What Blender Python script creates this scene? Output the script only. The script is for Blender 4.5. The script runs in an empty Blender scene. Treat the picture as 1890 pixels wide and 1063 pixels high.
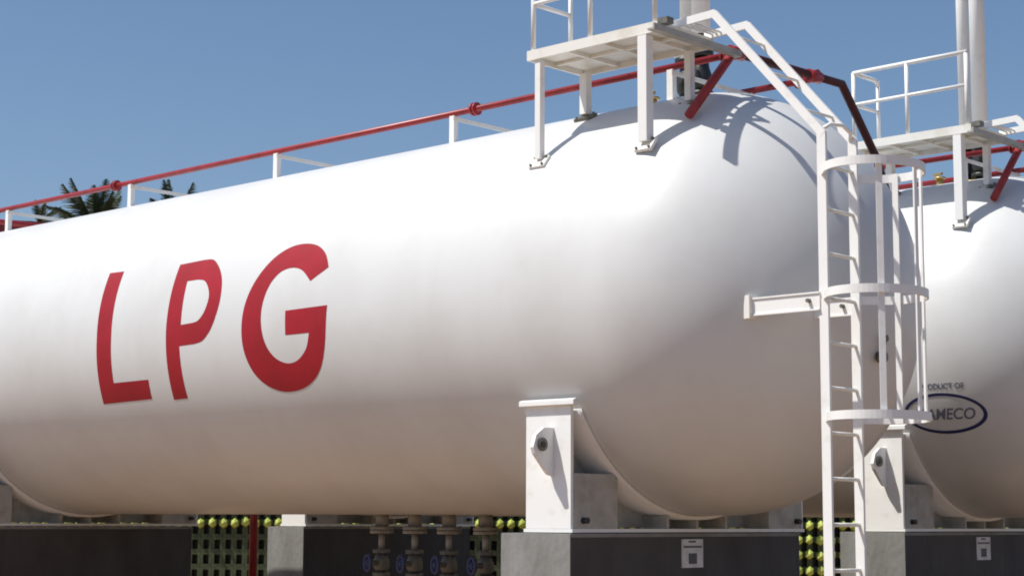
import bpy, bmesh, math, random
from mathutils import Vector, Matrix
random.seed(7)
K = 1.138                      # model units -> metres (rungs 0.3 m apart)
C = bpy.context.scene.collection
S = bpy.context.scene

# ------------------------------------------------------------ camera
cam = bpy.data.cameras.new('camera'); co = bpy.data.objects.new('camera', cam); C.objects.link(co)
cam.sensor_width = 36; cam.lens = 62.69; cam.clip_start = .1; cam.clip_end = 4000
CP = Vector((8.77314, -9.75817, 0.07871)); CR = Vector((0.72944, 0.68403, 0.00479))
CU = Vector((0.08451, -0.09706, 0.99168)); CF = Vector((-0.67881, 0.72297, 0.12861))
M = Matrix.Identity(4)
for i in range(3):
    M[i][0] = CR[i]; M[i][1] = CU[i]; M[i][2] = -CF[i]; M[i][3] = CP[i]*K
co.matrix_world = M
S.camera = co

# ------------------------------------------------------------ sky, sun, exposure
SUNV = Vector((-.34, -.52, 1.0)).normalized()          # towards the sun
elev = math.asin(SUNV.z); az = math.atan2(SUNV.x, SUNV.y)
w = bpy.data.worlds.new('World'); S.world = w; w.use_nodes = True
nt = w.node_tree
sky = nt.nodes.new('ShaderNodeTexSky'); sky.sky_type = 'NISHITA'; sky.sun_disc = False
sky.sun_elevation = elev; sky.sun_rotation = az
sky.altitude = 0; sky.air_density = 1.0; sky.dust_density = 1.0; sky.ozone_density = 4.5
bg = nt.nodes['Background']; bg.inputs['Strength'].default_value = .105
nt.links.new(sky.outputs[0], bg.inputs[0])
sl = bpy.data.lights.new('sun', 'SUN'); sl.energy = 5.0; sl.angle = math.radians(.6); sl.color = (1, .955, .88)
so = bpy.data.objects.new('sun', sl); C.objects.link(so)
so.rotation_euler = SUNV.to_track_quat('Z', 'Y').to_euler(); so.location = (0, -20, 30)
S.view_settings.view_transform = 'Standard'; S.view_settings.look = 'None'
S.view_settings.exposure = .02; S.view_settings.gamma = 1; S.view_settings.use_curve_mapping = False
S.render.engine = 'CYCLES'
S.cycles.max_bounces = 10; S.cycles.diffuse_bounces = 5; S.cycles.glossy_bounces = 4
S.cycles.filter_width = 1.9

# ------------------------------------------------------------ materials
def mat(name, col, rough=.5, metal=0, col2=None, nscale=6, bump=0, bscale=40, coat=0, spec=.5, lo=.4, hi=.65, stretch=(1, 1, 1)):
    m = bpy.data.materials.new(name); m.use_nodes = True; n = m.node_tree; b = n.nodes['Principled BSDF']
    b.inputs['Roughness'].default_value = rough; b.inputs['Metallic'].default_value = metal
    b.inputs['Specular IOR Level'].default_value = spec
    if coat: b.inputs['Coat Weight'].default_value = coat; b.inputs['Coat Roughness'].default_value = .12
    b.inputs['Base Color'].default_value = (*col, 1)
    tc = n.nodes.new('ShaderNodeTexCoord')
    mp = n.nodes.new('ShaderNodeMapping'); mp.inputs['Scale'].default_value = stretch
    n.links.new(tc.outputs['Object'], mp.inputs[0])
    if col2:
        t = n.nodes.new('ShaderNodeTexNoise'); t.inputs['Scale'].default_value = nscale; t.inputs['Detail'].default_value = 6; t.inputs['Roughness'].default_value = .6
        r = n.nodes.new('ShaderNodeValToRGB'); r.color_ramp.elements[0].position = lo; r.color_ramp.elements[1].position = hi
        r.color_ramp.elements[0].color = (*col, 1); r.color_ramp.elements[1].color = (*col2, 1)
        n.links.new(mp.outputs[0], t.inputs['Vector']); n.links.new(t.outputs['Fac'], r.inputs[0]); n.links.new(r.outputs[0], b.inputs['Base Color'])
    if bump:
        t = n.nodes.new('ShaderNodeTexNoise'); t.inputs['Scale'].default_value = bscale; t.inputs['Detail'].default_value = 5
        bp = n.nodes.new('ShaderNodeBump'); bp.inputs['Strength'].default_value = bump; bp.inputs['Distance'].default_value = .02
        n.links.new(mp.outputs[0], t.inputs['Vector']); n.links.new(t.outputs['Fac'], bp.inputs['Height']); n.links.new(bp.outputs[0], b.inputs['Normal'])
    return m

SHELL = mat('shell_paint', (.67, .68, .675), .46, col2=(.60, .60, .585), nscale=1.3, bump=.03, bscale=1.3, coat=.22, lo=.45, hi=.8, stretch=(1, .8, .8))
_n = SHELL.node_tree; _b = _n.nodes['Principled BSDF']; _b.inputs['Coat Roughness'].default_value = .2
_src = _b.inputs['Base Color'].links[0].from_socket           # faint run-off streaks down the shell
_tc = _n.nodes.new('ShaderNodeTexCoord'); _mp = _n.nodes.new('ShaderNodeMapping'); _mp.inputs['Scale'].default_value = (4, .45, .45)
_t = _n.nodes.new('ShaderNodeTexNoise'); _t.inputs['Scale'].default_value = 1.6; _t.inputs['Detail'].default_value = 5
_r = _n.nodes.new('ShaderNodeValToRGB'); _r.color_ramp.elements[0].position = .52; _r.color_ramp.elements[1].position = .78
_r.color_ramp.elements[0].color = (1, 1, 1, 1); _r.color_ramp.elements[1].color = (.982, .978, .968, 1)
_m = _n.nodes.new('ShaderNodeMix'); _m.data_type = 'RGBA'; _m.blend_type = 'MULTIPLY'; _m.inputs[0].default_value = 1
_n.links.new(_tc.outputs['Object'], _mp.inputs[0]); _n.links.new(_mp.outputs[0], _t.inputs['Vector']); _n.links.new(_t.outputs['Fac'], _r.inputs[0])
_n.links.new(_src, _m.inputs[6]); _n.links.new(_r.outputs[0], _m.inputs[7]); _n.links.new(_m.outputs[2], _b.inputs['Base Color'])
WHITE = mat('white_steel_paint', (.84, .84, .82), .42, col2=(.73, .72, .68), nscale=9, lo=.55, hi=.8)
CREAM = mat('weathered_white_paint', (.80, .79, .74), .5, col2=(.62, .58, .48), nscale=4, lo=.5, hi=.75)
RED = mat('red_pipe_paint', (.34, .025, .03), .38, col2=(.24, .02, .022), nscale=8)
MAROON = mat('dark_maroon', (.07, .008, .01), .5, col2=(.04, .006, .008), nscale=8)
GREYP = mat('saddle_grey', (.42, .42, .40), .6, col2=(.30, .30, .27), nscale=6)  # grey tone for webs, ribs and landing beam, darker than the white plates
TAN = mat('tan_grimy_paint', (.34, .30, .25), .6, col2=(.2, .18, .14), nscale=10)
LRED = mat('red_letter_paint', (.36, .008, .019), .55, spec=.35, col2=(.30, .007, .014), nscale=2.5)
NAVY = mat('navy_print', (.016, .022, .105), .5)
NAVY2 = mat('faded_navy_print', (.15, .16, .22), .5)
BLACK = mat('black_enamel', (.018, .02, .02), .45)
DARKM = mat('grimy_steel', (.16, .16, .14), .5, col2=(.09, .09, .07), nscale=20)
BRASS = mat('brass_fitting', (.45, .33, .12), .4, .6)
BLUE = mat('blue_handwheel_paint', (.022, .034, .10), .45)
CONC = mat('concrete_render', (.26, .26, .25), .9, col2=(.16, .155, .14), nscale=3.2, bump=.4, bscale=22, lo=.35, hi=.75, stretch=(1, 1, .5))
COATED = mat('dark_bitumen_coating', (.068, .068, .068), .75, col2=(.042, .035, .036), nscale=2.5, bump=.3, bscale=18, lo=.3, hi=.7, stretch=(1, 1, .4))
SIGNM = mat('sign_plate_white', (.62, .62, .64), .5, col2=(.5, .5, .5), nscale=12)
SIGND = mat('sign_print_dark', (.08, .08, .09), .6)
LATT = mat('olive_lattice_paint', (.085, .11, .05), .8, col2=(.045, .06, .03), nscale=9)
LIME = mat('lime_boss_paint', (.56, .62, .15), .85, col2=(.38, .48, .07), nscale=7)
SAND = mat('sandy_ground', (.28, .175, .105), .95, col2=(.22, .14, .085), nscale=.9, bump=.5, bscale=8)
FROND = mat('palm_frond_green', (.06, .085, .03), .6, col2=(.02, .04, .012), nscale=3)
TRUNK = mat('palm_bark', (.12, .09, .065), .9, col2=(.07, .05, .04), nscale=8, bump=.5, bscale=10)
ROOF = mat('red_roof_sheet', (.30, .035, .035), .5, col2=(.22, .03, .03), nscale=2)
WALLM = mat('pale_render', (.5, .46, .4), .9, col2=(.4, .37, .32), nscale=2)
GLASS = mat('dark_window_glass', (.03, .035, .04), .1)

# ------------------------------------------------------------ mesh helpers
class MB:
    def __init__(s): s.v = []; s.f = []; s.sm = []
    def add(s, vs, fs, smooth=False):
        o = len(s.v); s.v += [Vector(v) for v in vs]; s.f += [[o+i for i in f] for f in fs]; s.sm += [smooth]*len(fs)
        return s
    def box(s, a, b, bev=0):
        x0, y0, z0 = a; x1, y1, z1 = b
        return s.add([(x0,y0,z0),(x1,y0,z0),(x1,y1,z0),(x0,y1,z0),(x0,y0,z1),(x1,y0,z1),(x1,y1,z1),(x0,y1,z1)],
                     [(0,3,2,1),(4,5,6,7),(0,1,5,4),(1,2,6,5),(2,3,7,6),(3,0,4,7)])
    def beam(s, p, q, wu, wv, up=(0, 0, 1)):          # rectangular bar p..q; wv along up
        p = Vector(p); q = Vector(q); d = (q-p).normalized(); up = Vector(up)
        if abs(d.dot(up)) > .99: up = Vector((0, 1, 0))
        u = d.cross(up).normalized(); v = u.cross(d).normalized()
        c = [(-1,-1),(1,-1),(1,1),(-1,1)]
        vs = [p+u*(a*wu/2)+v*(b*wv/2) for a, b in c]+[q+u*(a*wu/2)+v*(b*wv/2) for a, b in c]
        return s.add(vs, [(0,1,2,3),(7,6,5,4),(0,4,5,1),(1,5,6,2),(2,6,7,3),(3,7,4,0)])
    def tube(s, pts, r, n=12, cap=True):
        pts = [Vector(p) for p in pts]; rs = r if isinstance(r, (list, tuple)) else [r]*len(pts)
        d0 = (pts[1]-pts[0]).normalized(); a = Vector((0,0,1)) if abs(d0.z) < .9 else Vector((1,0,0))
        u = d0.cross(a).normalized(); vs = []
        for i, p in enumerate(pts):
            if i == 0: d = pts[1]-p
            elif i == len(pts)-1: d = p-pts[i-1]
            else: d = (pts[i+1]-p).normalized()+(p-pts[i-1]).normalized()
            d.normalize(); u = (u-d*u.dot(d)).normalized(); v = d.cross(u)
            k = 1
            if 0 < i < len(pts)-1:
                k = 1/max(.5, d.dot((p-pts[i-1]).normalized()))
            for j in range(n):
                t = 2*math.pi*j/n; vs.append(p+(u*math.cos(t)+v*math.sin(t))*rs[i]*(1 if k == 1 else (1+(k-1)*.5)))
        fs = [(i*n+j, i*n+(j+1) % n, (i+1)*n+(j+1) % n, (i+1)*n+j) for i in range(len(pts)-1) for j in range(n)]
        s.add(vs, fs, True)
        if cap:
            o = len(s.v)-len(vs)
            s.f.append([o+j for j in range(n)][::-1]); s.sm.append(False)
            s.f.append([o+(len(pts)-1)*n+j for j in range(n)]); s.sm.append(False)
        return s
    def prism(s, poly, d):                            # planar polygon extruded by vector d
        n = len(poly); d = Vector(d); a = [Vector(p) for p in poly]
        return s.add(a+[p+d for p in a], [list(range(n)), list(range(n, 2*n))[::-1]]+[(i, (i+1) % n, n+(i+1) % n, n+i) for i in range(n)])
    def flat_path(s, pts, w, t, closed=False):        # flat bar along a horizontal path: w tall, t thick
        pts = [Vector(p) for p in pts]; n = len(pts); vs = []
        for i, p in enumerate(pts):
            a = pts[max(0, i-1)]; b = pts[min(n-1, i+1)]
            d = (b-a).normalized(); o = Vector((d.y, -d.x, 0)).normalized()
            for q, z in ((0, -w/2), (t, -w/2), (t, w/2), (0, w/2)): vs.append(p+o*q+Vector((0, 0, z)))
        fs = [(i*4+j, i*4+(j+1) % 4, (i+1)*4+(j+1) % 4, (i+1)*4+j) for i in range(n-1) for j in range(4)]
        return s.add(vs, fs+[(3,2,1,0), ((n-1)*4, (n-1)*4+1, (n-1)*4+2, (n-1)*4+3)])
    def build(s, name, m, parent=None, label=None, kind=None, bevel=0):
        off = worigin(parent) if parent is not None else Vector((0, 0, 0))
        me = bpy.data.meshes.new(name); me.from_pydata([(v*K)-off for v in s.v], [], s.f)
        me.materials.append(m)
        for p, q in zip(me.polygons, s.sm): p.use_smooth = q
        bm = bmesh.new(); bm.from_mesh(me); bmesh.ops.recalc_face_normals(bm, faces=bm.faces)
        if bevel:
            es = [e for e in bm.edges if len(e.link_faces) == 2 and e.calc_face_angle(0) > .8]
            bmesh.ops.bevel(bm, geom=es, offset=bevel, segments=2, affect='EDGES', profile=.6)
        bm.to_mesh(me); bm.free()
        o = bpy.data.objects.new(name, me); C.objects.link(o)
        if parent is not None: o.parent = parent
        if label: o['label'] = label
        if kind: o['kind'] = kind
        return o
def worigin(o):
    v = Vector((0, 0, 0))
    while o is not None: v += o.location; o = o.parent
    return v
def thing(name, loc, label, cat, group=None):
    o = bpy.data.objects.new(name, None); C.objects.link(o); o.empty_display_size = .2
    o.location = Vector(loc)*K; o['label'] = label; o['category'] = cat
    if group: o['group'] = group
    return o
def tag(o, label, cat, group=None):
    o['label'] = label; o['category'] = cat
    if group: o['group'] = group
    return o
def copy_tree(o, parent=None):
    c = o.copy(); C.objects.link(c); c.parent = parent
    for ch in [x for x in o.children]: copy_tree(ch, c)
    return c
def dup(o, d, label):
    c = copy_tree(o); c.location = o.location+Vector(d)*K; c['label'] = label
    return c

# ------------------------------------------------------------ ground
g = MB(); N = 24
g.add([(-1500, -1500, -1.35), (1500, -1500, -1.35), (1500, 1500, -1.35), (-1500, 1500, -1.35)], [(0, 1, 2, 3)])
g.build('ground', SAND, kind='structure')

# ------------------------------------------------------------ tanks
R = 1.4256; ZC = 1.538; D = 3.9717; XE = 1.62; A = 1.24; XL = -7.15; SP = 7.25
def shell_y(x, z, r=R):                                # near (-y) side of the shell
    rr = r*r-(z-ZC)**2
    if x > XE: rr -= (r*(x-XE)/(A+r-R))**2
    return -math.sqrt(max(rr, 1e-6))
tank = thing('storage_tank', (0, 0, 0), 'long white gas tank with big red letters LPG on its side', 'gas tank', 'white horizontal gas tanks')
def build_shell(par):
    m = MB(); n = 128; prof = []
    for i in range(25):
        t = math.pi/2*i/24; prof.append((XL-A*math.cos(t), R*math.sin(t)))
    for i in range(1, 12): prof.append((XL+(XE-XL)*i/12, R))
    for i in range(49):
        t = math.pi/2*i/48; prof.append((XE+A*math.sin(t), R*math.cos(t)))
    prof = [p for p in prof if p[1] > 1e-4]
    vs = []
    for x, r in prof:
        for j in range(n):
            a = 2*math.pi*j/n; vs.append((x, r*math.cos(a), ZC+r*math.sin(a)))
    fs = [(i*n+j, i*n+(j+1) % n, (i+1)*n+(j+1) % n, (i+1)*n+j) for i in range(len(prof)-1) for j in range(n)]
    o = len(vs); vs += [(XL-A, 0, ZC), (XE+A, 0, ZC)]; L = (len(prof)-1)*n
    for j in range(n):
        fs.append((o, (j+1) % n, j)); fs.append((o+1, L+j, L+(j+1) % n))
    m.add(vs, fs, True)
    return m.build('shell', SHELL, par)
shell = build_shell(tank)

# saddles
def build_saddle(par, x0):
    X = lambda v: v+x0
    sd = MB()
    # cradle strap under the belly
    n = 40; a0 = math.atan2(.80-ZC, -1.27); lo = math.radians(-148); hi = math.radians(-32); vs = []
    for i in range(n+1):
        a = lo+(hi-lo)*i/n
        for r, x in ((R+.002, .90), (R+.030, .90), (R+.030, 1.36), (R+.002, 1.36)):
            vs.append((X(x), r*math.cos(a), ZC+r*math.sin(a)))
    fs = [(i*4+j, i*4+(j+1) % 4, (i+1)*4+(j+1) % 4, (i+1)*4+j) for i in range(n) for j in range(4)]+[(3, 2, 1, 0), (n*4, n*4+1, n*4+2, n*4+3)]
    sd.add(vs, fs, True)
    saddle = sd.build('saddle', WHITE, par)
    # web plate following the arc
    y1 = 1.255; top = []
    for i in range(33):
        y = -y1+2*y1*i/32; z = ZC-math.sqrt(max(.01, (R+.028)**2-y*y)); top.append((X(1.10), y, min(z, .795)))
    m = MB(); m.prism(top+[(X(1.10), y1, .03), (X(1.10), -y1, .03)], (.02, 0, 0)); m.build('web_plate', GREYP, saddle)
    m = MB(); m.box((X(.93), -1.285, 0), (X(1.345), 1.285, .022)); m.build('base_plate', WHITE, saddle)
    for s in (-1, 1):
        m = MB(); m.box((X(.95), s*1.285, .023), (X(1.331), s*1.258, .80)); m.build('end_plate', WHITE, saddle)
        m = MB(); m.prism([(X(.915), s*1.32, .80), (X(.915), s*1.32, .832), (X(.915), s*1.288, .842), (X(.915), s*1.262, .80)], (.469, 0, 0)); m.build('cap_plate', WHITE, saddle, bevel=.004)
        # stiffener rib in front of the web
        m = MB(); m.box((X(1.325), s*1.255, .023), (X(1.343), s*.84, .37)); m.build('rib_plate', GREYP, saddle)
        m = MB(); m.box((X(1.12), s*.86, .023), (X(1.325), s*.84, .37)); m.build('rib_plate', GREYP, saddle)
        m = MB(); m.tube([(X(1.343), s*1.18, .075), (X(1.385), s*1.18, .075)], .022, 6); m.build('bolt', BLACK, saddle)
    for y in (-.3, .02, .35):
        z = ZC-math.sqrt((R+.03)**2-y*y)
        m = MB(); m.box((X(1.12), y-.012, .022), (X(1.33), y+.012, max(.05, z-.002))); m.build('rib_plate', GREYP, saddle)
    # lug, hangs out of the near end plate
    p = [(-1.286, .66), (-1.38, .655), (-1.45, .61), (-1.48, .53), (-1.465, .49), (-1.36, .385), (-1.33, .36), (-1.286, .35)]
    m = MB(); m.prism([(X(1.165), y, z) for y, z in p], (.025, 0, 0)); lg = m.build('lug', WHITE, saddle)
    m = MB(); m.tube([(X(1.188), -1.40, .55), (X(1.204), -1.40, .55)], .042, 20)
    m.build('lug_boss', DARKM, saddle)
    m = MB(); m.tube([(X(1.20), -1.40, .55), (X(1.209), -1.40, .55)], .020, 16)
    m.build('lug_hole', BLACK, saddle)
    return saddle
build_saddle(tank, 0); build_saddle(tank, -SP)

# small fittings on the shell
m = MB()
m.tube([(2.81, -.04, 1.10), (2.86, -.04, 1.10)], .035, 16); m.tube([(2.84, -.04, 1.12), (2.86, -.04, 1.2)], .012, 8); m.tube([(2.84, -.04, 1.215), (2.875, -.04, 1.215)], .022, 14)
m.build('gauge', DARKM, tank)
m = MB(); m.tube([(1.06, -.10, 2.94), (1.06, -.10, 3.02)], .03, 12); m.tube([(1.06, -.10, 3.02), (1.06, -.10, 3.035)], .05, 12); m.beam((1.0, -.10, 3.06), (1.1, -.13, 3.06), .02, .02)
m.build('plug_valve', BRASS, tank)

tank2 = copy_tree(tank); tank2.location = Vector((0, D, 0))*K
tank2['label'] = 'white gas tank behind, with a navy oval emblem on its rounded end'

# letters on tank 1 (thin paint sheets just proud of the shell)
def wrap_poly(outer, holes, name, m, par, label):
    cu = bpy.data.curves.new('tmp', 'CURVE'); cu.dimensions = '2D'; cu.fill_mode = 'FRONT'
    for lp in [outer]+holes:
        sp = cu.splines.new('POLY'); sp.points.add(len(lp)-1); sp.use_cyclic_u = True
        for k, (x, y) in enumerate(lp): sp.points[k].co = (x, y, 0, 1)
    return wrap_curve(cu, name, m, par, label, lambda x, s: (x, s))
def wrap_curve(cu, name, m, par, label, fn, dome=False, cuts=.05):
    ob = bpy.data.objects.new('tmp', cu); C.objects.link(ob)
    dg = bpy.context.evaluated_depsgraph_get(); me = bpy.data.meshes.new_from_object(ob.evaluated_get(dg))
    bpy.data.objects.remove(ob)
    bm = bmesh.new(); bm.from_mesh(me)
    bmesh.ops.remove_doubles(bm, verts=bm.verts, dist=2e-4)
    ys = [v.co.y for v in bm.verts]; xs = [v.co.x for v in bm.verts]
    def cut(lo, hi, ax):
        k = math.floor(lo/cuts)+1
        while k*cuts < hi:
            bmesh.ops.bisect_plane(bm, geom=bm.verts[:]+bm.edges[:]+bm.faces[:], plane_co=[0, 0, 0][:ax]+[k*cuts]+[0, 0, 0][ax+1:], plane_no=[float(i == ax) for i in range(3)])
            k += 1
    cut(min(ys), max(ys), 1); cut(min(xs), max(xs), 0)
    bmesh.ops.remove_doubles(bm, verts=bm.verts, dist=8e-4); bmesh.ops.dissolve_degenerate(bm, edges=bm.edges, dist=8e-4); bmesh.ops.triangulate(bm, faces=bm.faces)
    for v in bm.verts:
        x, s = fn(v.co.x, v.co.y)
        if dome:
            z = s; y = shell_y(x, z, R+.002); v.co = Vector((x, y, z))*K
        else:
            a = s/R; v.co = Vector((x, -(R+.0015)*math.cos(a), ZC+(R+.0015)*math.sin(a)))*K
    bmesh.ops.recalc_face_normals(bm, faces=bm.faces)
    for f in bm.faces:
        if f.normal.y > 0: f.normal_flip()
        f.smooth = True
    bm.to_mesh(me); bm.free()
    if not dome: me.normals_split_custom_set_from_vertices([Vector((0, v.co.y, v.co.z-ZC*K)).normalized() for v in me.vertices])
    me.materials.clear(); me.materials.append(m); me.name = name
    o = bpy.data.objects.new(name, me); C.objects.link(o); o.parent = par
    if label: o['label'] = label
    return o
def spline(pts, n=6):                                  # Catmull-Rom through points
    out = []
    for i in range(len(pts)-1):
        p0 = pts[max(0, i-1)]; p1 = pts[i]; p2 = pts[i+1]; p3 = pts[min(len(pts)-1, i+2)]
        for k in range(n):
            t = k/n
            out.append(tuple(.5*((2*p1[j])+(-p0[j]+p2[j])*t+(2*p0[j]-5*p1[j]+4*p2[j]-p3[j])*t*t+(-p0[j]+3*p1[j]-3*p2[j]+p3[j])*t**3) for j in (0, 1)))
    return out+[pts[-1]]
wrap_poly([(-3.755, .575), (-3.745, 0), (-3.765, -.545), (-3.085, -.53), (-3.075, -.37), (-3.555, -.375), (-3.54, 0), (-3.55, .57)], [], 'letter', LRED, tank, 'red letter L')
po = [(-2.80, -.55), (-2.79, 0), (-2.77, .55)]+spline([(-2.45, .56), (-2.33, .545), (-2.21, .45), (-2.14, .33), (-2.13, .17), (-2.20, .0), (-2.31, -.10), (-2.42, -.125)])+[(-2.62, -.13), (-2.62, -.545)]
pi_ = [(-2.60, .39)]+spline([(-2.46, .39), (-2.37, .37), (-2.30, .30), (-2.275, .22), (-2.31, .12), (-2.38, .055), (-2.46, .04)])+[(-2.60, .035)]
wrap_poly(po, [pi_], 'letter', LRED, tank, 'red letter P')
go = spline([(-.90, .34), (-.97, .45), (-1.09, .53), (-1.25, .565), (-1.42, .55), (-1.58, .47), (-1.72, .32), (-1.81, .14), (-1.84, -.05), (-1.82, -.23), (-1.74, -.39), (-1.60, -.50), (-1.41, -.55), (-1.18, -.52), (-1.0, -.41), (-.90, -.22), (-.865, .055)])
gi = [(-1.33, .05), (-1.33, -.13)]+spline([(-1.065, -.13), (-1.11, -.24), (-1.22, -.32), (-1.35, -.335), (-1.48, -.28), (-1.57, -.17), (-1.61, -.02), (-1.60, .13), (-1.54, .27), (-1.44, .355), (-1.31, .375), (-1.19, .34), (-1.08, .25)])
wrap_poly(go+gi, [], 'letter', LRED, tank, 'red letter G')

# emblem on tank 2: oval ring with italic word inside and small line above
em = [(1.695, .915)]
cu = bpy.data.curves.new('tmp', 'CURVE'); cu.dimensions = '2D'; cu.fill_mode = 'FRONT'
for (a, b) in ((.335, .155), (.307, .132)):
    sp = cu.splines.new('POLY'); sp.points.add(63); sp.use_cyclic_u = True
    for k in range(64):
        t = 2*math.pi*k/64; sp.points[k].co = (a*math.cos(t), b*math.sin(t), 0, 1)
wrap_curve(cu, 'emblem_ring', NAVY, tank2, 'navy oval outline', lambda x, y: (x+1.70, y+.915), dome=True)
def text(body, size, x0, z0, shear, name, m, sx=1.0, rot=0, label=None):
    cu = bpy.data.curves.new('tmp', 'FONT'); cu.body = body; cu.size = size; cu.shear = shear; cu.align_x = 'CENTER'; cu.align_y = 'CENTER'; cu.offset = .002
    ob = wrap_curve(cu, name, m, tank2, label, lambda x, y: (x0+x*sx, z0+y+rot*x), dome=True, cuts=.04)
    return ob
text('PRODUCT OF', .060, 1.735, 1.118, 0, 'emblem_caption', NAVY2, .95, label='small navy line PRODUCT OF')
text('SAMECO', .118, 1.72, .905, .35, 'emblem_lettering', NAVY2, .95, label='faded slanted lettering in the oval')

# ------------------------------------------------------------ concrete piers
ZG = -1.35
def pier(loc, label):
    t = thing('concrete_pier', (loc[0]+1.07, loc[1], ZG), label, 'concrete pier', 'concrete piers under the tanks')
    x, y = loc
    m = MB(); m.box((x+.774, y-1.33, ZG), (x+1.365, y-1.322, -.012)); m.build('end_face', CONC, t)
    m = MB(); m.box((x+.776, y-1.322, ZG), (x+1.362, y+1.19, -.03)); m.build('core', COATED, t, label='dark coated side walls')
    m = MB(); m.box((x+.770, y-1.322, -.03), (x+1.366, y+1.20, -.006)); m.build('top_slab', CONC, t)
    return t
pier((0, 0), 'pale faced concrete pier under the front tank, bearing a notice')
pier((-SP, 0), 'dark sided pier at the left edge, under the far end of the lettered tank')
pier((0, D), 'concrete pier behind the white ladder, under the emblem tank')
pier((-SP, D), 'pale faced pier between the red riser and the valves')

def notice(y0, x0, label):
    t = thing('notice', (x0+1.366, y0-.1, -.15), label, 'notice', 'small notices on the pier sides')
    m = MB(); m.box((x0+1.3625, y0-.2, -.235), (x0+1.370, y0+.03, -.046)); m.build('plate', SIGNM, t)
    m = MB()
    m.box((x0+1.370, y0-.13, -.068), (x0+1.3715, y0-.05, -.056)); m.box((x0+1.370, y0-.185, -.103), (x0+1.3715, y0+.015, -.090))
    m.build('printed_line', SIGND, t)
    m = MB(); m.box((x0+1.370, y0-.13, -.21), (x0+1.3715, y0-.04, -.14)); m.build('printed_symbol', SIGND, t)
    return t
notice(0, 0, 'small white notice on the dark side of the front right pier')
notice(D, 0, 'small pale notice on the dark pier at the right edge')

# ------------------------------------------------------------ access platform
def build_platform():
    t = thing('access_platform', (1.4, -.9, 3.13), 'white access platform with handrails on top of the lettered tank', 'platform', 'access platforms on the tanks')
    m = MB(); m.box((.83, -1.145, 3.178), (1.92, -.575, 3.190)); dk = m.build('deck', CREAM, t)
    m = MB()
    for y in (-1.152, -.582): m.box((.82, y, 3.138), (1.944, y+.014, 3.205))
    for x in (.82, 1.930): m.box((x, -1.138, 3.138), (x+.014, -.582, 3.205))
    for x in (1.12, 1.42, 1.72): m.box((x, -1.138, 3.152), (x+.03, -.582, 3.178))
    m.box((.834, -.88, 3.155), (1.930, -.85, 3.176))
    m.build('deck_frame', CREAM, dk)
    def leg(x, y, w, zf):
        mm = MB(); mm.box((x-w/2, y-w/2, zf+.02), (x+w/2, y+w/2, 3.13)); l = mm.build('leg', WHITE, t, bevel=.003)
        ny = y/R; nz = math.sqrt(1-ny*ny)
        mm = MB(); c = Vector((x, y, zf)); mm.beam(c-Vector((.068, 0, 0)), c+Vector((.068, 0, 0)), .10, .022, up=(0, ny, nz)); ft = mm.build('foot_plate', DARKM if y > -.8 else CREAM, l)
        mm = MB()
        for dx in (-.05, .05):
            for sgn in (-1, 1):
                b = c+Vector((dx, sgn*.036*nz, -sgn*.036*ny)); mm.tube([b, b+Vector((0, ny, nz))*.024], .010, 6)
        mm.build('bolts', DARKM, l, kind='stuff')
    zf = lambda y: ZC+math.sqrt(R*R-y*y)+.012
    leg(.905, -1.115, .048, zf(-1.115)); leg(1.82, -1.125, .072, zf(-1.125)); leg(.9, -.64, .06, zf(-.64)); leg(1.80, -.64, .05, 2.78)
    for (x, y) in ((.855, -1.125), (1.36, -1.125), (1.90, -1.125), (.86, -.75)):
        mm = MB(); mm.tube([(x, y, 3.19), (x, y, 3.80)], .017, 10); mm.build('handrail_post', WHITE, t)
    mm = MB(); mm.tube([(.855, -1.125, 3.80), (1.915, -1.125, 3.80)], .018, 10); mm.build('top_rail', WHITE, t)
    mm = MB(); mm.tube([(.855, -1.125, 3.53), (1.90, -1.125, 3.53)], .015, 10); mm.build('mid_rail', WHITE, t)
    mm = MB(); mm.tube([(.855, -1.125, 3.80), (.86, -.80, 3.80), (.86, -.757, 3.785), (.86, -.75, 3.75)], .018, 10); mm.build('top_rail', WHITE, t)
    mm = MB(); mm.tube([(.855, -1.125, 3.53), (.86, -.75, 3.53)], .015, 10); mm.build('mid_rail', WHITE, t)
    mm = MB(); mm.box((1.95, -1.165, 3.175), (2.03, -1.10, 3.215)); mm.build('rail_clamp', DARKM, t)
    mm = MB(); mm.box((2.01, -1.34, 3.090), (2.065, -.42, 3.102)); mm.box((2.053, -1.34, 3.102), (2.065, -.42, 3.13)); mm.build('landing_shadow_beam', GREYP, t)  # landing beam placed and run past the deck to cast the dome's shadow band
    return t
plat = build_platform()
dup(plat, (0, D, 0), 'white access platform with handrails on top of the tank at right')

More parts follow.
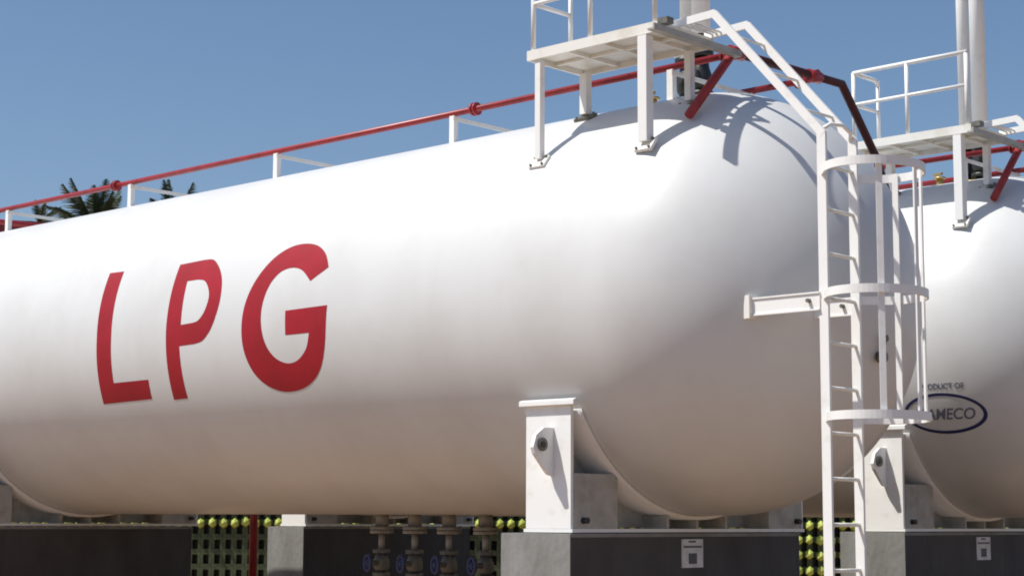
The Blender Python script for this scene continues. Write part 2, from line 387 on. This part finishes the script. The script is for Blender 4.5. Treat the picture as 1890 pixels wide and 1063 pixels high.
# ------------------------------------------------------------ caged ladder with ramp over the dome
def build_ladder():
    t = thing('caged_ladder', (3.02, -.8, ZG), 'tall white caged ladder at the end of the lettered tank, rising over its dome', 'ladder', 'caged ladders')
    for y, yo in ((-.962, -.95), (-.625, -.60)):
        pts = [(3.02, y, ZG), (3.02, y, 2.31)]
        m = MB(); m.beam((3.022, y, ZG), (3.022, y, 2.36), .02, .06, up=(1, 0, 0)); m.build('stile', WHITE, t)
        m = MB(); m.beam((3.035, y, 2.345), (2.235, yo, 3.235), .022, .05); m.build('ramp_stringer', WHITE, t)
        m = MB(); m.beam((2.245, yo, 3.235), (1.90, yo, 3.222), .022, .05); m.build('ramp_landing_bar', WHITE, t)
    z = .848+.2635*5
    while z > ZG:
        m = MB(); m.tube([(3.02, -.955, z), (3.02, -.632, z)], .0115, 8); m.build('rung', CREAM, t); z -= .2635
    for k in range(3):
        f = (k+.45)/3; a = Vector((3.0, -.95, 2.40)).lerp(Vector((2.235, -.94, 3.22)), f); b = Vector((3.0, -.635, 2.40)).lerp(Vector((2.235, -.61, 3.22)), f)
        m = MB(); m.tube([a, b], .009, 8); m.build('rung', CREAM, t)
    for x in (1.965, 2.0, 2.035):
        m = MB(); m.tube([(x, -.95, 3.222), (x, -.60, 3.222)], .007, 8); m.build('rung', CREAM, t)
    def hoop(z):
        pts = [(3.03, -.965, z)]
        for k in range(-22, 23):
            a = math.radians(k*5.75); pts.append((3.27+.27*math.cos(a), -.795+.325*math.sin(a), z))
        pts.append((3.03, -.625, z)); m = MB(); m.flat_path(pts, .05, .012); return m.build('cage_hoop', WHITE, t)
    for z in (2.126, 1.387, .675): hoop(z)
    for a in (-48, 3, 50, 100):
        a = math.radians(a); x = 3.27+.26*math.cos(a); y = -.795+.313*math.sin(a)
        m = MB(); m.beam((x, y, .65), (x, y, 2.15), .036, .010, up=(math.cos(a), math.sin(a), 0)); m.build('cage_bar', WHITE, t)
    # brackets to the dome
    for y, x0 in ((-.962, 2.50), (-.60, 2.68)):
        m = MB(); m.box((x0+.02, y-.018, 1.30), (3.0, y+.002, 1.41)); m.box((x0+.02, y-.026, 1.30), (3.0, y-.018, 1.310)); m.box((x0+.02, y-.026, 1.400), (3.0, y-.018, 1.41))
        m.build('bracket', WHITE, t)
        m = MB(); m.box((x0-.02, y-.05, 1.285), (x0+.02, y+.02, 1.425)); m.build('bracket_pad', CREAM, t)
        m = MB(); m.tube([(2.93, y-.045, 1.36), (2.93, y-.015, 1.36)], .013, 6); m.build('bolt', DARKM, t)
    m = MB(); m.tube([(3.0, -.955, 2.37), (3.03, -.88, 2.42), (3.04, -.76, 2.43), (3.03, -.66, 2.40), (3.01, -.632, 2.36)], .012, 8); m.build('top_loop', WHITE, t)
    return t
lad = build_ladder()
dup(lad, (0, D, 0), 'caged ladder of the right tank, only its landing bars in view')

# ------------------------------------------------------------ red spray pipe system
HY = -.3727; HZ = 3.137; FY = .545
def build_spray():
    t = thing('spray_pipe', (0, 0, 3.1), 'red fire spray pipes running along the top of the lettered tank', 'pipework', 'red spray pipework')
    m = MB(); m.tube([(-8.0, HY, HZ), (1.97, HY, HZ)], .024, 12); m.build('header_pipe', RED, t)
    m = MB(); m.tube([(-8.0, FY, HZ), (1.97, FY, HZ)], .024, 12); m.build('header_pipe', RED, t)
    ring = [(1.98, -.885, 2.635), (1.98, -.40, 3.14), (1.98, .90, 3.165), (1.98, 1.34, 2.70), (1.98, 1.50, 2.42)]
    m = MB(); m.tube(ring[:2]+[(1.98, -.36, 3.142)], .031, 12); m.build('ring_pipe', RED, t)
    m = MB(); m.tube([(1.98, -.355, 3.142)]+ring[2:], .030, 12); m.build('ring_pipe', MAROON, t, label='darker maroon ring pipe')  # top run and far leg are a darker maroon than the near leg
    ri2 = [(-7.8, -.885, 2.635), (-7.8, -.40, 3.14), (-7.8, .90, 3.165), (-7.8, 1.34, 2.70)]
    m = MB(); m.tube(ri2, .031, 12); m.build('ring_pipe', RED, t)
    for y in (HY, FY):
        for x in ((-5.1, -.43, 1.90) if y == HY else (-5.1, -.43, 1.86)):
            m = MB()
            for q in (-.022, .010): m.tube([(x+q, y, HZ), (x+q+.018, y, HZ)], .050, 16)
            m.build('flange', RED, t)
    for (x, y, z) in ((1.98, HY, 3.14), (1.98, FY, 3.155)):
        m = MB(); m.tube([(x-.07, y, z), (x+.04, y, z)], .043, 14); m.tube([(x, y-.07, z), (x, y+.07, z)], .043, 14); m.build('tee_fitting', RED, t)
    for k in range(5):
        x = -6.95+2.098*k
        zf = ZC+math.sqrt(R*R-HY*HY)-.01; zf2 = ZC+math.sqrt(R*R-FY*FY)-.01
        m = MB(); m.beam((x, HY, zf), (x, HY, HZ-.02), .05, .045, up=(0, 1, 0)); f = m.build('support_post', WHITE, t)
        m = MB(); m.beam((x, FY, zf2), (x, FY, HZ-.02), .05, .045, up=(0, 1, 0)); m.build('support_post', WHITE, t)
        m = MB(); m.beam((x+.0255, HY-.03, HZ-.045), (x+.0255, FY+.03, HZ-.045), .006, .032); m.build('support_crossbar', CREAM, t)
    return t
spray = build_spray()
dup(spray, (0, D, 0), 'red fire spray pipes on top of the tank at right')

# ------------------------------------------------------------ relief valves with vent pipes
def build_vent():
    t = thing('vent_stack', (1.27, .08, 2.95), 'tall twin white vent pipes on black relief valves above the platform of the lettered tank', 'vent stack', 'vent stacks on the tanks')
    m = MB(); m.tube([(1.30, .05, 2.93), (1.30, .05, 2.99)], .10, 20); m.build('base_flange', BRASS, t)
    for x, y in ((1.185, .14), (1.375, .05)):
        v = MB(); v.tube([(x, y, 2.955), (x, y, 3.02)], .05, 14); v.tube([(x, y, 3.02), (x, y, 3.05)], .085, 16)
        v.tube([(x, y, 3.05), (x, y, 3.10), (x, y, 3.16), (x, y, 3.22), (x, y, 3.30)], [.05, .075, .08, .06, .05], 16)
        v.tube([(x, y, 3.30), (x, y, 3.34)], .09, 16); v.tube([(x, y, 3.16), (x+.02, y-.12, 3.17)], .03, 10)
        v.tube([(x, y, 3.38), (x, y, 3.47)], [.07, .06], 16)
        rv = v.build('relief_valve', BLACK, t)
        m = MB(); m.tube([(x, y, 3.34), (x, y, 3.37)], .09, 16); m.build('valve_flange', WHITE, rv)
        r = .052 if x < 1.3 else .066
        m = MB(); m.tube([(x, y, 3.46), (x, y, 6.2)], r, 20); m.build('vent_pipe', WHITE, t)
    m = MB(); m.beam((1.13, .20, 5.4), (1.43, .0, 5.4), .16, .03); m.build('pipe_clamp', WHITE, t)
    return t
vent = build_vent()
dup(vent, (0, D, 0), 'tall twin white vent pipes on black relief valves at the right tank')

# ------------------------------------------------------------ bottom outlets with valves
VL = ['bottom outlet pipe with blue handwheel, leftmost of the four beside the pale faced pier',
      'bottom outlet pipe with blue handwheel, second of the four from the left',
      'bottom outlet pipe with blue handwheel, third of the four from the left',
      'bottom outlet pipe with blue handwheel, rightmost of the four beside the front right pier']
def build_valve():
    x, y = -1.80, 0
    t = thing('outlet_valve', (x, y, ZG), VL[0], 'valve pipe', 'outlet pipes with blue handwheels')
    m = MB(); m.tube([(x, y, .02), (x, y, .118)], .055, 14); m.build('nozzle', TAN, t)
    m = MB(); m.tube([(x, y, -.005), (x, y, .018)], .095, 18); m.tube([(x, y, -.035), (x, y, -.010)], .095, 18); m.build('flange', TAN, t)
    m = MB(); m.tube([(x, y, -.16), (x, y, -.035)], .026, 12); m.build('pipe', TAN, t)
    v = MB(); v.tube([(x, y, -.19), (x, y, -.16)], .07, 16); v.tube([(x, y, -.34), (x, y, -.30), (x, y, -.25), (x, y, -.19)], [.04, .065, .065, .04], 14)
    v.tube([(x, y, -.37), (x, y, -.34)], .07, 16); v.tube([(x, y, -.265), (x+.03, y-.16, -.265)], .022, 10)
    vb = v.build('valve_body', DARKM, t)
    m = MB(); c = Vector((x+.035, y-.18, -.265)); n = Vector((-.35, -1, 0)).normalized(); u = n.cross(Vector((0, 0, 1))).normalized(); pts = []
    for k in range(25):
        a = 2*math.pi*k/24; pts.append(c+u*math.cos(a)*.06+Vector((0, 0, 1))*math.sin(a)*.06)
    m.tube(pts, .014, 8, cap=False)
    for a in (0, math.pi/3, 2*math.pi/3): m.tube([c+(u*math.cos(a)+Vector((0, 0, 1))*math.sin(a))*.058, c-(u*math.cos(a)+Vector((0, 0, 1))*math.sin(a))*.058], .009, 6)
    m.tube([c-n*.03, c+n*.015], .02, 10); m.build('handwheel', BLUE, t)
    m = MB(); m.tube([(x, y, ZG), (x, y, -.37)], .028, 12); m.build('lower_pipe', TAN, t)
    m = MB(); m.tube([(x, y, -.55), (x, y, -.52)], .07, 16); m.tube([(x, y, -.58), (x, y, -.555)], .07, 16); m.build('lower_flange', DARKM, t)
    return t
val = build_valve()
for k, x in enumerate((-1.42, -1.04, -.65)): dup(val, (x+1.80, 0, 0), VL[k+1])

# red riser in the gap between the tanks
t = thing('red_riser', (-5.92, 2.0, ZG), 'upright red pipe left of the pale faced pier, below the tank', 'pipe')
m = MB(); m.tube([(-5.92, 2.0, ZG), (-5.92, 2.0, .9), (-5.92, 2.03, 1.0), (-5.92, 2.1, 1.06), (-5.92, 2.3, 1.08)], .043, 14); m.build('pipe', RED, t)
m = MB(); m.tube([(-5.92, 2.0, ZG), (-5.92, 2.0, ZG+.03)], .09, 16); m.build('flange', RED, t)

# ------------------------------------------------------------ green openwork screen wall behind the tanks
RH = Vector((CR.x, CR.y, 0)).normalized(); FH = Vector((CF.x, CF.y, 0)).normalized()
WP = CP+FH*24.4; WP.z = 0
BW, BH = .150, .200; Z0 = -1.57; ROWS = 10
wall = thing('screen_wall', (WP.x, WP.y, Z0), 'low olive openwork block wall with lime green knobs behind the tanks', 'block wall')
wall.rotation_euler = (0, 0, math.atan2(RH.y, RH.x))
def block_geo(vs, fs, ox, oz):
    def bx(a, b):
        o = len(vs); x0, y0, z0 = a; x1, y1, z1 = b
        vs.extend([(ox+x, y, oz+z) for z in (z0, z1) for x, y in ((x0, y0), (x1, y0), (x1, y1), (x0, y1))])
        fs.extend([[o+i for i in f] for f in ((0,3,2,1),(4,5,6,7),(0,1,5,4),(1,2,6,5),(2,3,7,6),(3,0,4,7))])
    w, h, b, d = BW*.985, BH*.99, .036, .07
    bx((0, 0, 0), (w, d, b)); bx((0, 0, h-b), (w, d, h)); bx((0, 0, b), (b, d, h-b)); bx((w-b, 0, b), (w, d, h-b))
def knob_geo(vs, fs, ox, oz):
    o = len(vs); cx, cz = ox, oz+BH-.01; n = 6; r = .062
    for (rr, dy) in ((1, 0), (.8, -.05), (.35, -.07)):
        for j in range(n):
            a = 2*math.pi*j/n+.5; vs.append((cx+r*rr*math.cos(a), dy, cz+r*rr*1.15*math.sin(a)))
    vs.append((cx, -.082, cz))
    for q in range(2):
        for j in range(n): fs.append([o+q*n+j, o+q*n+(j+1) % n, o+(q+1)*n+(j+1) % n, o+(q+1)*n+j])
    for j in range(n): fs.append([o+2*n+j, o+2*n+(j+1) % n, o+3*n])
def mesh_of(name, vs, fs, m, smooth=False):
    me = bpy.data.meshes.new(name); me.from_pydata([Vector(v)*K for v in vs], [], fs); me.materials.append(m)
    bm = bmesh.new(); bm.from_mesh(me); bmesh.ops.recalc_face_normals(bm, faces=bm.faces); bm.to_mesh(me); bm.free()
    for p in me.polygons: p.use_smooth = smooth
    return me
bv, bf = [], []; block_geo(bv, bf, 0, 0); BME = mesh_of('block', bv, bf, LATT)
kv, kf = [], []; knob_geo(kv, kf, 0, 0); KME = mesh_of('knob', kv, kf, LIME)
sv, sf, kv2, kf2 = [], [], [], []
for i in range(-60, 61):
    for r in range(ROWS):
        ox, oz = i*BW, r*BH
        px = 945+3291*(ox+BW/2)/24.4; vis = (335 < px < 490 or 700 < px < 930 or 1420 < px < 1560) and r >= 3
        kn = r >= 7 or px > 1000
        if vis:
            o = bpy.data.objects.new('block', BME); C.objects.link(o); o.parent = wall; o.location = Vector((ox, 0, oz))*K
            if kn:
                q = bpy.data.objects.new('knob', KME); C.objects.link(q); q.parent = o; q.location = (random.uniform(-.012, .012), 0, random.uniform(-.015, .015)); q.scale = (random.uniform(.9, 1.08), random.uniform(.7, 1.3), 1)
        else:
            block_geo(sv, sf, ox, oz)
            if kn: knob_geo(kv2, kf2, ox, oz)
o = bpy.data.objects.new('block_field', mesh_of('block_field', sv, sf, LATT)); C.objects.link(o); o.parent = wall; o['kind'] = 'stuff'
o = bpy.data.objects.new('knob_field', mesh_of('knob_field', kv2, kf2, LIME)); C.objects.link(o); o.parent = wall; o['kind'] = 'stuff'
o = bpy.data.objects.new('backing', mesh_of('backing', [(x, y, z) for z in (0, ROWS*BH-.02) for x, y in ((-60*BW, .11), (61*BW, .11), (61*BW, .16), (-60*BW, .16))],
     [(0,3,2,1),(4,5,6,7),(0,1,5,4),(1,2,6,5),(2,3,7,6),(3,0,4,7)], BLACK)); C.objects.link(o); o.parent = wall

# ------------------------------------------------------------ palms and red roofed building beyond
def ray_point(u, v, dist):                             # a spot in the distance, used only to choose where things stand
    d = (CF*3291.26+CR*(u-945)-CU*(v-531.5)).normalized()
    return CP+d*(dist/d.dot(FH))
def frond_mesh(seed, L, droop):
    rnd = random.Random(seed); vs, fs = [], []; n = 16; pr = []
    for i in range(n+1):
        t = i/n; pr.append(Vector((L*(t-.12*t*t*droop), 0, L*(.10*t-.42*droop*t*t))))
    for i in range(n):
        a, b = pr[i], pr[i+1]; o = len(vs); w = .03*(1-i/n)+.008
        vs += [a+Vector((0, -w, 0)), a+Vector((0, w, 0)), b+Vector((0, w*.9, 0)), b+Vector((0, -w*.9, 0)), a+Vector((0, 0, .03)), b+Vector((0, 0, .03))]
        fs += [[o, o+3, o+5, o+4], [o+1, o+4, o+5, o+2], [o, o+1, o+2, o+3]]
        if i < 1: continue
        for q in range(2):
            p = a.lerp(b, q*.5); ll = L*.30*math.sin(math.pi*min(.95, (i+q*.5)/n*.85+.12))*rnd.uniform(.8, 1.1)
            for s in (-1, 1):
                o = len(vs); d = Vector((.55, s*.85, -.25-rnd.random()*.35)).normalized()*ll
                vs += [p+Vector((-.025, 0, 0)), p+Vector((.05, 0, .0)), p+d, p+d*.5+Vector((.03, 0, .02))]; fs += [[o, o+2, o+3], [o, o+3, o+1], [o+1, o+3, o+2]]
    me = bpy.data.meshes.new('frond'); me.from_pydata([v*K for v in vs], [], fs); me.materials.append(FROND); return me
FM = [frond_mesh(k, 2.3, dr) for k, dr in enumerate((.15, .6, 1.0))]
def palm(u, v, dist, label, n, scale=1, seed=0):
    p = ray_point(u, v, dist); rnd = random.Random(seed)
    t = thing('palm_tree', (p.x, p.y, ZG), label, 'palm tree', 'palms beyond the tanks')
    h = p.z-ZG; pts = [(p.x+.25*math.sin(k*.5)*(1-k/8), p.y, ZG+h*k/8) for k in range(9)]
    m = MB(); m.tube(pts, [.24-.09*k/8 for k in range(9)], 12); m.build('trunk', TRUNK, t)
    for k in range(n):
        e = rnd.uniform(-.2, 1.25); o = bpy.data.objects.new('frond', FM[0 if e > .8 else 1 if e > .3 else 2]); C.objects.link(o); o.parent = t
        o.location = Vector((0, 0, h))*K; o.rotation_euler = (rnd.uniform(-.2, .2), -e, k*2.4+rnd.random()*.5); s = rnd.uniform(.8, 1.1)*scale; o.scale = (s, s, s)
    return t
palm(178, 433, 60, 'bushy palm crown just above the tank, left of the others', 30, .85, 3)
palm(326, 418, 62, 'palm with two raised frond tips above the tank', 16, .8, 11)
palm(72, 412, 70, 'small palm tip low beside the red roof', 12, .5, 5)
bp = ray_point(-60, 404, 40)
b = thing('building', (bp.x, bp.y, ZG), 'low pale building with red sheet roof at far left', 'building')
u = Vector((.45, .89, 0)).normalized(); n = Vector((-u.y, u.x, 0)); H = bp.z-.35
def q(a, c, z): v = Vector((bp.x, bp.y, 0))+u*a+n*c; return (v.x, v.y, z)
m = MB(); m.add([q(-6, 0, ZG), q(2, 0, ZG), q(2, 8, ZG), q(-6, 8, ZG), q(-6, 0, H), q(2, 0, H), q(2, 8, H), q(-6, 8, H)], [(0,3,2,1),(4,5,6,7),(0,1,5,4),(1,2,6,5),(2,3,7,6),(3,0,4,7)]); m.build('wall', WALLM, b)
m = MB(); m.add([q(-6.4, -.5, H), q(2.4, -.5, H), q(2.4, 8.5, H), q(-6.4, 8.5, H), q(-6.4, -.5, H+.3), q(2.4, -.5, H+.3), q(2.4, 8.5, H+.3), q(-6.4, 8.5, H+.3), q(-5.5, 4, H+1.0), q(1.2, 4, H+1.0)],
    [(0,3,2,1), (0,1,5,4),(1,2,6,5),(2,3,7,6),(3,0,4,7), (4,5,9,8), (5,6,9), (6,7,8,9), (7,4,8)]); m.build('roof', ROOF, b)
for a in (-4, -1):
    m = MB(); m.add([q(a, -.03, 1), q(a+1.2, -.03, 1), q(a+1.2, .05, 1), q(a, .05, 1), q(a, -.03, 2.2), q(a+1.2, -.03, 2.2), q(a+1.2, .05, 2.2), q(a, .05, 2.2)], [(0,3,2,1),(4,5,6,7),(0,1,5,4),(1,2,6,5),(2,3,7,6),(3,0,4,7)]); m.build('window', GLASS, b)
